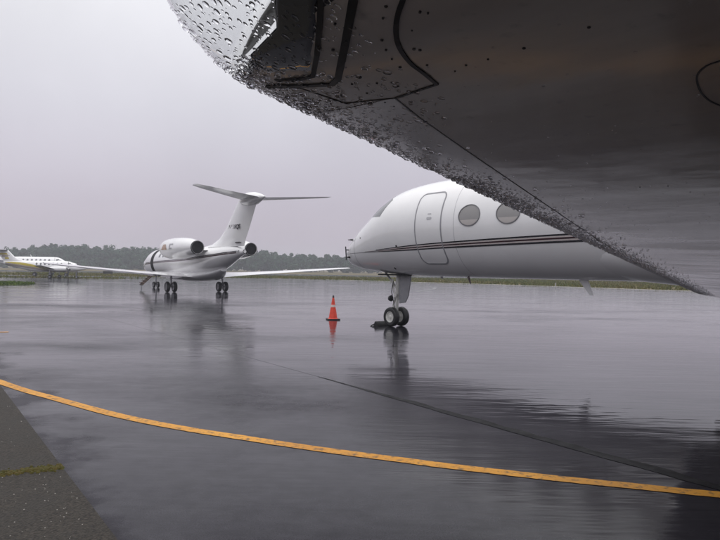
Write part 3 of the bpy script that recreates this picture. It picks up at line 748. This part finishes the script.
for L in [0.2] + list(np.linspace(.7, ld[-1][0], 40)):
    w_ = float(np.interp(L, [q[0] for q in ld], [q[1] for q in ld])); row = []
    (le, c, (ny, nz_), _k) = stn(L, -1)
    for t in (-.06, -.035, -.018, -.006, 0, .006, .018, .035, .06, .1, .16, .24, .34, .46, .6, .8, 1.0):
        d = abs(t) if t < 0 else t * w_; up = t < 0
        off = -.0009 if not up else .0009
        x, y, z = sec_pts((le, c, (ny, nz_), 1), [(d, up)])[0]
        row.append((x - (.0012 if abs(t) < .02 else 0), y + ny * off, z + nz_ * off))
    rows.append(row)
loft('leading_edge', rows, 'polished_edge', WL, caps=False, closed=False)
# flush fasteners along the panels
dots = [(386, 6), (383, 18), (382, 40), (386, 50), (392, 59), (400, 67), (420, 12), (412, 30), (414, 49), (427, 65), (398, 86), (377, 83), (352, 84), (335, 24), (333, 50), (455, 71), (466, 65), (488, 59), (524, 48), (589, 27), (428, 13), (420, 50), (385, 102), (394, 106), (367, 93), (341, 95), (360, 77), (640, 187), (668, 186)]
fm = None
for px, py in dots:
    h = hit(px, py)
    if not h: continue
    loc, nrm, dist = h
    u = nrm.orthogonal().normalized(); w = nrm.cross(u); r = random.uniform(.0013, .0024)
    V = [loc + (u * math.cos(k * math.pi / 5) + w * math.sin(k * math.pi / 5)) * r + nrm * .0014 for k in range(10)] + [loc + (u * math.cos(k * math.pi / 5) + w * math.sin(k * math.pi / 5)) * r * 1.15 - nrm * .001 for k in range(10)]
    mesh('fastener', V, [tuple(range(10))] + [(k, (k + 1) % 10, 10 + (k + 1) % 10, 10 + k) for k in range(10)], 'fastener', WL, smooth=False)
# rain drops hanging under the leading edge and the tip
def lower_pt(L, d):
    """point and outward normal on the lower skin at span L, distance d aft of the edge (d<0: up round the nose)"""
    def P(L, d):
        p, a, c = le_at(L)
        if d >= 0: x = d; z = float(np.interp(d / c, FOIL_X, FOIL_L)) * c
        else: x = float(np.interp(-d * .4 / c, FOIL_X, FOIL_X)) * c; z = float(np.interp(x / c, FOIL_X, FOIL_U)) * c
        return Vector((p[0] + x, -(p[1] - math.sin(a) * z), p[2] + math.cos(a) * z))
    e = .004; p = P(L, d); n = (P(L + .01, d) - P(L - .01, d)).cross(P(L, d + e) - P(L, d - e))
    n.normalize()
    return p, -n
ico = bmesh.new(); bmesh.ops.create_icosphere(ico, subdivisions=2, radius=1.0)
IV = np.array([v.co for v in ico.verts]); IF = np.array([[v.index for v in f.verts] for f in ico.faces]); ico.free()
DV = []; DF = []; dc = 0; camL = JI @ CAMP
def drop(p, n, r, flat, el=1.0):
    global dc
    u = n.orthogonal().normalized(); u = (Vector((0, 0, -1)) - n * n.dot(Vector((0, 0, -1)))); u = u.normalized() if u.length > .05 else n.orthogonal().normalized()
    w = n.cross(u); a = random.uniform(-.5, .5); u, w = u * math.cos(a) + w * math.sin(a), w * math.cos(a) - u * math.sin(a)
    B = np.array((u * r * el, w * r, n * r * flat)); q = IV @ B + np.array(p + n * r * flat * .45)
    DV.append(q); DF.append(IF + dc); dc += len(IV)
placed = []
def free(p, r):
    for q, rq in placed:
        if (p - q).length < (r + rq) * 1.15: return False
    placed.append((p, r)); return True
for k in range(3600):     # tip: large scattered drops, on the lens and just behind it
    L = random.uniform(10.7, 11.62); d = random.uniform(0, 1) ** 1.25 * .42 - .012
    r = random.choice((.0014, .0018, .0022, .0028, .0034, .0042)) * random.uniform(.8, 1.15)
    if L < LC and random.random() < .25 + d * 1.6: continue
    p, n = lower_pt(L, d)
    if n.dot(camL - p) < 0 or not free(p, r * 1.3): continue
    drop(p, n, r, random.uniform(.45, .7), random.uniform(1.2, 2.0))
for k in range(27000):    # dense pepper along the edge
    L = 11.15 * (1 - random.random() ** 1.15)
    d = abs(random.gauss(0, .13)) * (0.75 + .05 * (11 - L)) - .012
    r = random.choice((.0014, .0019, .0025, .0032, .0045)) * random.uniform(.8, 1.2) * (1 + .035 * (11 - L))
    if d > .42 or (L > 10.2 and random.random() < .45): continue
    p, n = lower_pt(L, d)
    if n.dot(camL - p) < 0: continue
    drop(p, n, r, random.uniform(.55, .9), random.uniform(1.0, 1.4))
for k in range(240):      # few on the main skin
    L = random.uniform(8.5, 11.0); d = random.uniform(.2, 1.2); p, n = lower_pt(L, d); drop(p, n, random.uniform(.0012, .0028), .6, random.uniform(1, 1.4))
me = bpy.data.meshes.new('rain_drops'); me.from_pydata(np.concatenate(DV).tolist(), [], np.concatenate(DF).tolist())
rd = link('rain_drops', me, 'rain_water', WL, angle=180); rd['kind'] = 'stuff'; rd['label'] = 'clear rain drops hanging under the leading edge of the wing'
# main gear, engines and tail (mostly outside the picture)
for s in (-1, 1):
    landing_leg(J, 13.7, s * 2.1, 1.55, .42, .25, .24, .1)
    nacelle(J, 18.6, 23.2, s * 2.0, 3.3, .75)
    prism('engine_pylon', [(19.6, 3.2), (22.4, 3.2), (22.2, 3.38), (19.8, 3.38)], 'y', s * 1.0, s * 1.4, 'paint', J)
fin('fin', J, [(19.6, 6.6, 3.6), (21.6, 4.9, 4.2), (22.6, 4.1, 5.0), (24.6, 3.1, 7.1)], 'paint')
for s in (-1, 1): stab('tailplane', J, s * .05, s * 4.9, 24.6, 27.0, 2.9, 1.3, 7.12, 6.95, 'paint')
# chock in front of the near nose wheel
ch = tag(empty('wheel_chock', JM @ Vector((NX - .31, -.22, 0)), R(GA)), 'black rubber chock against the nose wheel of the striped jet', 'chock')
prism('chock_body', [(-.13, 0.0), (.10, 0.0), (.07, .05), (-.02, .135), (-.06, .135)], 'y', -.28, .26, 'rubber', ch, .008)
tubes('rope', [((-.05, -.28, .07), (-.12, -.36, .018), .012, .012), ((-.12, -.36, .018), (-.05, -.44, .014), .012, .012), ((-.05, -.44, .014), (.06, -.40, .014), .012, .012)], 'rubber', ch)
# ------------------------------------------------------------------ traffic cone
cp = on_ground(333, 319.6)
cone = tag(empty('traffic_cone', (cp.x, cp.y, 0), R(15)), 'orange traffic cone with a pale band on the wet apron', 'cone')
prism('base', rrect(-.20, .20, -.20, .20, .03, 3), 'z', 0.0, .035, 'rubber', cone, .008)
lathe('body', [(.035, .165), (.05, .15), (.055, .138), (.40, .079)], (0, 0, 0), 'z', 'cone_orange', cone, 32)
lathe('band', [(.40, .0812), (.475, .0685), (.476, .03)], (0, 0, 0), 'z', 'cone_band', cone, 32)
lathe('top', [(.475, .0665), (.70, .030)], (0, 0, 0), 'z', 'cone_orange', cone, 32)
lathe('tip', [(.70, .031), (.765, .023), (.775, .016), (.74, .012)], (0, 0, 0), 'z', 'rubber', cone, 24)
# ------------------------------------------------------------------ second jet, standing farther off, seen from behind
C = tag(empty('business_jet', (-10.7, 41.0, 0), R(-54)), 'white business jet with a T tail and open front door, seen from behind', 'aircraft')
cf = Body([(-10.9, 1.80, 1.72, .03), (-10.82, 1.92, 1.6, .14), (-10.4, 2.10, 1.42, .36), (-9.6, 2.32, 1.16, .62), (-8.7, 2.56, 1.0, .82), (-8.0, 2.82, .93, .92), (-7.4, 2.92, .9, .96), (-6.5, 2.95, .88, .98), (0, 2.95, .88, .98), (1.8, 2.95, .98, .97), (3.4, 2.94, 1.35, .88), (5.0, 2.92, 1.83, .64), (6.4, 2.82, 2.25, .32), (7.1, 2.68, 2.42, .13)])
cf.build('fuselage', 'paint', C, 90, 44)
Body([(-4.6, 1.3, .86, .4), (-3.6, 1.35, .72, 1.0), (-2, 1.4, .66, 1.25), (0, 1.4, .66, 1.3), (1.6, 1.4, .74, 1.15), (3.2, 1.45, 1.05, .6), (4.2, 1.6, 1.4, .2)]).build('wing_fairing', 'paint', C, 40, 36)
for s in (-1, 1):
    st = []
    for u in np.linspace(0, 1, 16):
        y = .7 + 9.0 * u; c = (4.7 + (2.2 - 4.7) * u / .3) if u < .3 else 2.2 + (.85 - 2.2) * (u - .3) / .7
        x = -2.7 + 5.6 * u; z = .98 + .62 * u + .12 * u * u
        if u > .98: x += .3; c *= .6
        st.append(((x, s * y, z), c, (0, 1), 1.0))
    foil_wing('wing', st, 'paint', C)
    nacelle(C, -0.9, 4.4, s * 1.72, 2.78, .66)
    prism('engine_pylon', [(.6, 2.62), (3.4, 2.66), (3.2, 2.86), (.9, 2.86)], 'y', s * .6, s * 1.15, 'paint', C)
    landing_leg(C, 0.0, s * 1.75, 1.15, .34, .22, .23, .05, rimmat='steel')
    stab('tailplane', C, s * .12, s * 3.95, 7.0, 9.15, 2.05, .85, 5.46, 5.72, 'paint_grey')
landing_leg(C, -8.4, 0, 1.2, .24, .15, .16, .1, rimmat='steel')
fin('fin', C, [(0.9, 6.1, 2.86), (2.6, 4.45, 3.02), (3.7, 3.55, 3.35), (4.6, 3.05, 3.9), (6.1, 2.45, 5.3), (6.25, 2.4, 5.45)], 'paint', 1.1)
lathe('tail_bullet', [(0, .03), (.12, .2), (.5, .34), (1.1, .40), (1.8, .34), (2.5, .17), (2.85, .03)], (6.55, 0, 5.46), 'x', 'paint', C, 28)
lathe('tail_lamp', [(0, .04), (.06, .05), (.1, .02), (.11, 0)], (9.38, 0, 5.46), 'x', 'marker_white', C, 14)
lathe('tail_cone_outlet', [(0, .13), (.04, .125), (.02, .09), (-.1, .08)], (7.08, 0, 2.55), 'x', 'dark_inside', C, 18)
# fin registration on both faces
for s in (-1, 1):
    rot = Matrix(((1, 0, 0, 0), (0, 0, -1, 0), (0, 1, 0, 0), (0, 0, 0, 1))) if s < 0 else Matrix(((-1, 0, 0, 0), (0, 0, 1, 0), (0, 1, 0, 0), (0, 0, 0, 1)))
    text_mesh('registration', 'N938QS', .37, 'stripe_black', C, Matrix.Translation((6.05, s * .195, 3.98)) @ Matrix.Rotation(s * -.012, 4, 'Z') @ rot, .02)
    prism('fin_emblem', [(6.2, 4.42), (6.42, 4.42), (6.36, 4.5), (6.24, 4.5)], 'y', s * .13, s * .172, 'stripe_black', C)
    prism('fin_vent', [(6.15, 3.06), (6.75, 3.06), (6.72, 3.11), (6.2, 3.11)], 'y', s * .1, s * .19, 'sealant', C)
    for nm, lo, hi, mt in (('black_stripe', .0, .055, 'stripe_black'), ('red_stripe', -.09, -.012, 'stripe_red')):
        zc_ = lambda x: interp([-10.2, -6, 0, 3, 6.8], [1.72, 1.95, 2.12, 2.28, 2.56], x)
        stripe(nm, cf, -9.8, 6.8, lambda x: zc_(x) + lo, lambda x: zc_(x) + hi, mt, C, s, .003, 50)
    for k in range(5):
        patch('cabin_window', cf, rrect(-5.15 + .78 * k, -4.78 + .78 * k, 2.28, 2.62, .12, 4), 'glass_dark', C, s, .005, rings=3)
    patch('cockpit_window', cf, [(-9.0, 2.30), (-8.5, 2.34), (-8.1, 2.42), (-7.95, 2.62), (-8.15, 2.66), (-8.5, 2.56), (-8.8, 2.44)], 'glass_dark', C, s, .006, rings=3)
# smudged logo on the left nacelle
def nac_patch(name, x0, x1, a0, a1, material, parent, skew=0.0):
    V = []; F = []; L = 5.3
    prof = [(0, .76), (0.05, .90), (.15, .98), (.35, 1.02), (.6, .98), (.82, .84), (1, .64)]
    for i in range(7):
        for j in range(7):
            a = R(a0 + (a1 - a0) * j / 6); x = x0 + (x1 - x0) * i / 6 * (1 - skew * j / 6) + skew * (x1 - x0) * .5 * j / 6
            r = .66 * float(np.interp((x + .9) / L, [p[0] for p in prof], [p[1] for p in prof])) + .012
            V.append((x, -1.72 - r * math.cos(a), 2.78 + r * math.sin(a)))
    F = [(7 * i + j, 7 * i + j + 1, 7 * i + j + 8, 7 * i + j + 7) for i in range(6) for j in range(6)]
    mesh(name, V, F, material, parent)
nac_patch('nacelle_emblem', -.1, 1.0, -8, 22, 'logo_brown', C, .6)
nac_patch('nacelle_lettering', 1.35, 1.5, -6, 24, 'logo_grey', C); nac_patch('nacelle_lettering', 1.5, 1.95, 17, 24, 'logo_grey', C); nac_patch('nacelle_lettering', 1.5, 1.8, -6, 1, 'logo_grey', C)
# open front door: dark opening, edge frame, airstair with steps
patch('door_opening', cf, rrect(-6.62, -6.15, 1.15, 2.80, .14), 'dark_inside', C, -1, .006, rings=6)
ribbon_on('door_frame', cf, rrect(-6.66, -6.11, 1.11, 2.84, .16), .05, 'sealant', C, -1, .012)
sa, sb = Vector((-6.4, -.9, 1.14)), Vector((-6.4, -1.75, .34))
air = prism('airstair', [(sa.y, sa.z), (sb.y, sb.z), (sb.y + .04, sb.z - .09), (sa.y, sa.z - .13)], 'x', -6.72, -6.08, 'cabin_brown', C, .01)
for k in range(5):
    p = sa.lerp(sb, (k + .6) / 5.2); prism('step', [(p.y - .13, p.z + .0), (p.y + .13, p.z + .0), (p.y + .13, p.z + .05), (p.y - .13, p.z + .05)], 'x', -6.68, -6.12, 'cabin_brown', air, .006)
tubes('stair_foot', [((-6.4, -1.70, .34), (-6.4, -1.70, 0.0), .03, .03)], 'steel', C)
# ------------------------------------------------------------------ two twin turboprops far left
def turboprop(loc, rz, label, livery, scale):
    T = tag(empty('turboprop_aircraft', loc, rz), label, 'aircraft', 'turboprops parked at the left'); T.scale = (scale,) * 3
    tb = Body([(0, 1.75, 1.62, .05), (.15, 1.88, 1.48, .2), (.8, 2.05, 1.28, .45), (1.7, 2.22, 1.12, .62), (2.4, 2.62, 1.05, .70), (2.9, 2.76, 1.02, .73), (3.6, 2.8, 1.0, .74), (7.6, 2.8, 1.0, .74), (9, 2.78, 1.22, .62), (11, 2.74, 1.75, .34), (12.6, 2.66, 2.2, .12)])
    tb.build('fuselage', 'paint', T, 60, 32)
    for s in (-1, 1):
        st = [((4.0 + .5 * u, s * (.5 + 7.2 * u), 1.25 + .75 * u), 2.3 - 1.2 * u, (0, 1), 1.1) for u in np.linspace(0, 1, 8)]
        foil_wing('wing', st, 'gear_door' if livery else 'paint', T)
        lathe('engine_nacelle', [(0, .14), (.05, .3), (.3, .38), (1.2, .42), (2.2, .36), (3.2, .1)], (2.35, s * 2.55, 1.52), 'x', 'paint', T, 20)
        lathe('spinner', [(-.34, .01), (-.2, .1), (0, .15)], (2.33, s * 2.55, 1.52), 'x', 'chrome', T, 16)
        for q in range(4):
            a = R(90 * q + 8); V = []
            for rr, cw in ((.12, .07), (.6, .13), (1.2, .09)):
                for t in (-1, 1):
                    V += [(2.18 + t * cw * .4, s * 2.55 + math.cos(a) * rr - math.sin(a) * cw * t, 1.52 + math.sin(a) * rr + math.cos(a) * cw * t), (2.21 + t * cw * .4, s * 2.55 + math.cos(a) * rr - math.sin(a) * cw * t, 1.52 + math.sin(a) * rr + math.cos(a) * cw * t)]
            F = [(0, 2, 6, 4), (1, 5, 7, 3), (4, 6, 10, 8), (5, 9, 11, 7), (8, 10, 11, 9), (0, 4, 5, 1), (4, 8, 9, 5), (2, 3, 7, 6), (6, 7, 11, 10)]
            mesh('propeller_blade', V, F, 'steel_dark', T, smooth=False)
        tubes('exhaust_stub', [((2.9, s * 2.55 - .36, 1.4), (3.15, s * 2.55 - .5, 1.34), .09, .09)], 'steel_dark', T)
        landing_leg(T, 4.9, s * 2.55, 1.3, .27, .2, .16, .05, rimmat='steel', strut=.07)
        stab('tailplane', T, s * .06, s * 2.7, 12.0, 12.7, 1.5, .85, 4.38, 4.4, 'sealant' if livery else 'paint')
        for k in range(7):
            patch('cabin_window', tb, oval(3.75 + .62 * k, 2.28, .15, .2, 14), 'glass_dark', T, s, .006, rings=2)
        patch('cockpit_window', tb, [(2.05, 2.24), (2.75, 2.2), (2.85, 2.5), (2.5, 2.52)], 'glass_dark', T, s, .006, rings=3)
        if livery:
            sw = lambda x: interp([3, 6, 9, 12.4], [1.28, 1.5, 1.95, 2.45], x)
            stripe('yellow_swoosh', tb, 5.8, 12.3, lambda x: sw(x) + .0, lambda x: sw(x) + .40 * math.sin(math.pi * (x - 5.5) / 7.2), 'livery_yellow', T, s, .012, 40, 6)
            stripe('tan_swoosh', tb, 3.2, 12.3, lambda x: sw(x) - .34, lambda x: sw(x) - .03, 'livery_tan', T, s, .008, 40, 6)
        else:
            stripe('blue_stripe', tb, 1.2, 12.0, lambda x: 1.80 + .055 * max(0, x - 6), lambda x: 1.92 + .055 * max(0, x - 6), 'livery_blue', T, s, .008, 40, 3)
    landing_leg(T, 1.6, 0, 1.2, .23, .16, .001, .08, rimmat='steel')
    fin('fin', T, [(8.6, 3.9, 2.6), (10.2, 2.55, 2.95), (11.0, 2.1, 3.4), (11.9, 1.65, 4.38)], 'paint')
    if livery:
        for s in (-1, 1):
            for k, mt in enumerate(('livery_yellow', 'livery_tan', 'livery_yellow')):
                z = 3.0 + .34 * k; x0_ = 11.0 + .45 * k
                prism('fin_flash', [(x0_, z), (x0_ + 1.35, z), (x0_ + 1.35, z + .26), (x0_ + .25, z + .26)], 'y', s * .06, s * .135, mt, T)
    tubes('roof_antenna', [((6.6, 0, 2.78), (6.75, 0, 3.12), .05, .03)], 'paint', T)
    return T
def place(nose_px, nose_D, head_deg):
    """nose position on the apron from its column and distance, heading measured from +X"""
    x = (nose_px - 360) / FPX * nose_D
    return (x, nose_D, 0), R(head_deg + 180)
l1, r1 = place(87, 79.5, 10); turboprop(l1, r1, 'nearer turboprop with yellow and tan swoosh and dark wing, at the left edge', True, 0.78)
l2, r2 = place(77, 95, 3); turboprop(l2, r2, 'plain white turboprop partly hidden behind the yellow marked one', False, 1.03)
# ------------------------------------------------------------------ small far things
sp_ = on_ground(548, 288.2); mk = tag(empty('marker_post', (sp_.x + 2.2, sp_.y + 4.5, -.06)), 'thin white marker post in the rough grass', 'post')
prism('post', rrect(-.05, .05, -.05, .05, .015, 2), 'z', 0, .5, 'concrete', mk); lathe('cap', [(.49, .065), (.53, .06), (.55, .0)], (0, 0, 0), 'z', 'concrete', mk, 12)
sg_ = Vector(((108 - 360) / FPX * 118, 118, -.06)); sg = tag(empty('airfield_sign', sg_), 'low dark airfield sign board on the far grass', 'sign')
prism('board', rrect(-.9, .9, .25, .75, .05, 2), 'y', -.06, .06, 'rubber', sg, .01)
for s in (-.6, .6): tubes('leg', [((s, 0, 0), (s, 0, .3), .04, .04)], 'steel_dark', sg)
cv = tag(empty('parked_car', ((505 - 360) / FPX * 245, 245, -.06), R(8)), 'tiny white car beyond the grass under the striped jet', 'car')
prism('body', [(-2.2, .3), (-2.25, .7), (-1.9, .92), (1.5, .95), (2.15, .85), (2.2, .3)], 'y', -.85, .85, 'paint', cv, .08)
prism('cabin', [(-1.2, .93), (-.7, 1.45), (.9, 1.48), (1.6, .95)], 'y', -.74, .74, 'paint', cv, .06)
for s in (-1, 1): prism('side_window', [(-.95, .98), (-.6, 1.36), (.8, 1.38), (1.25, .98)], 'y', s * .70, s * .775, 'glass_dark', cv)
for wx in (-1.4, 1.35):
    for s in (-1, 1): wheel(cv, (wx, s * .78, .32), .32, .2, rimmat='steel')
# ------------------------------------------------------------------ haze
m = bpy.data.materials.new('haze_air'); m.use_nodes = True; nt = m.node_tree
nt.nodes.remove(nt.nodes['Principled BSDF'])
pv = nt.nodes.new('ShaderNodeVolumePrincipled'); pv.inputs['Color'].default_value = (0.85, 0.87, 0.95, 1); pv.inputs['Density'].default_value = 0.00098; pv.inputs['Anisotropy'].default_value = 0.2
nt.links.new(pv.outputs[0], nt.nodes['Material Output'].inputs['Volume']); M['haze_air'] = m
hz = mesh('haze', [(x, y, z) for x in (-2600, 2600) for y in (-1000, 3600) for z in (-1.1, 26)], [(0, 1, 3, 2), (4, 6, 7, 5), (0, 4, 5, 1), (2, 3, 7, 6), (0, 2, 6, 4), (1, 5, 7, 3)], 'haze_air', smooth=False)
hz['kind'] = 'stuff'; hz['label'] = 'pale rainy haze over the airfield'; hz['category'] = 'haze'
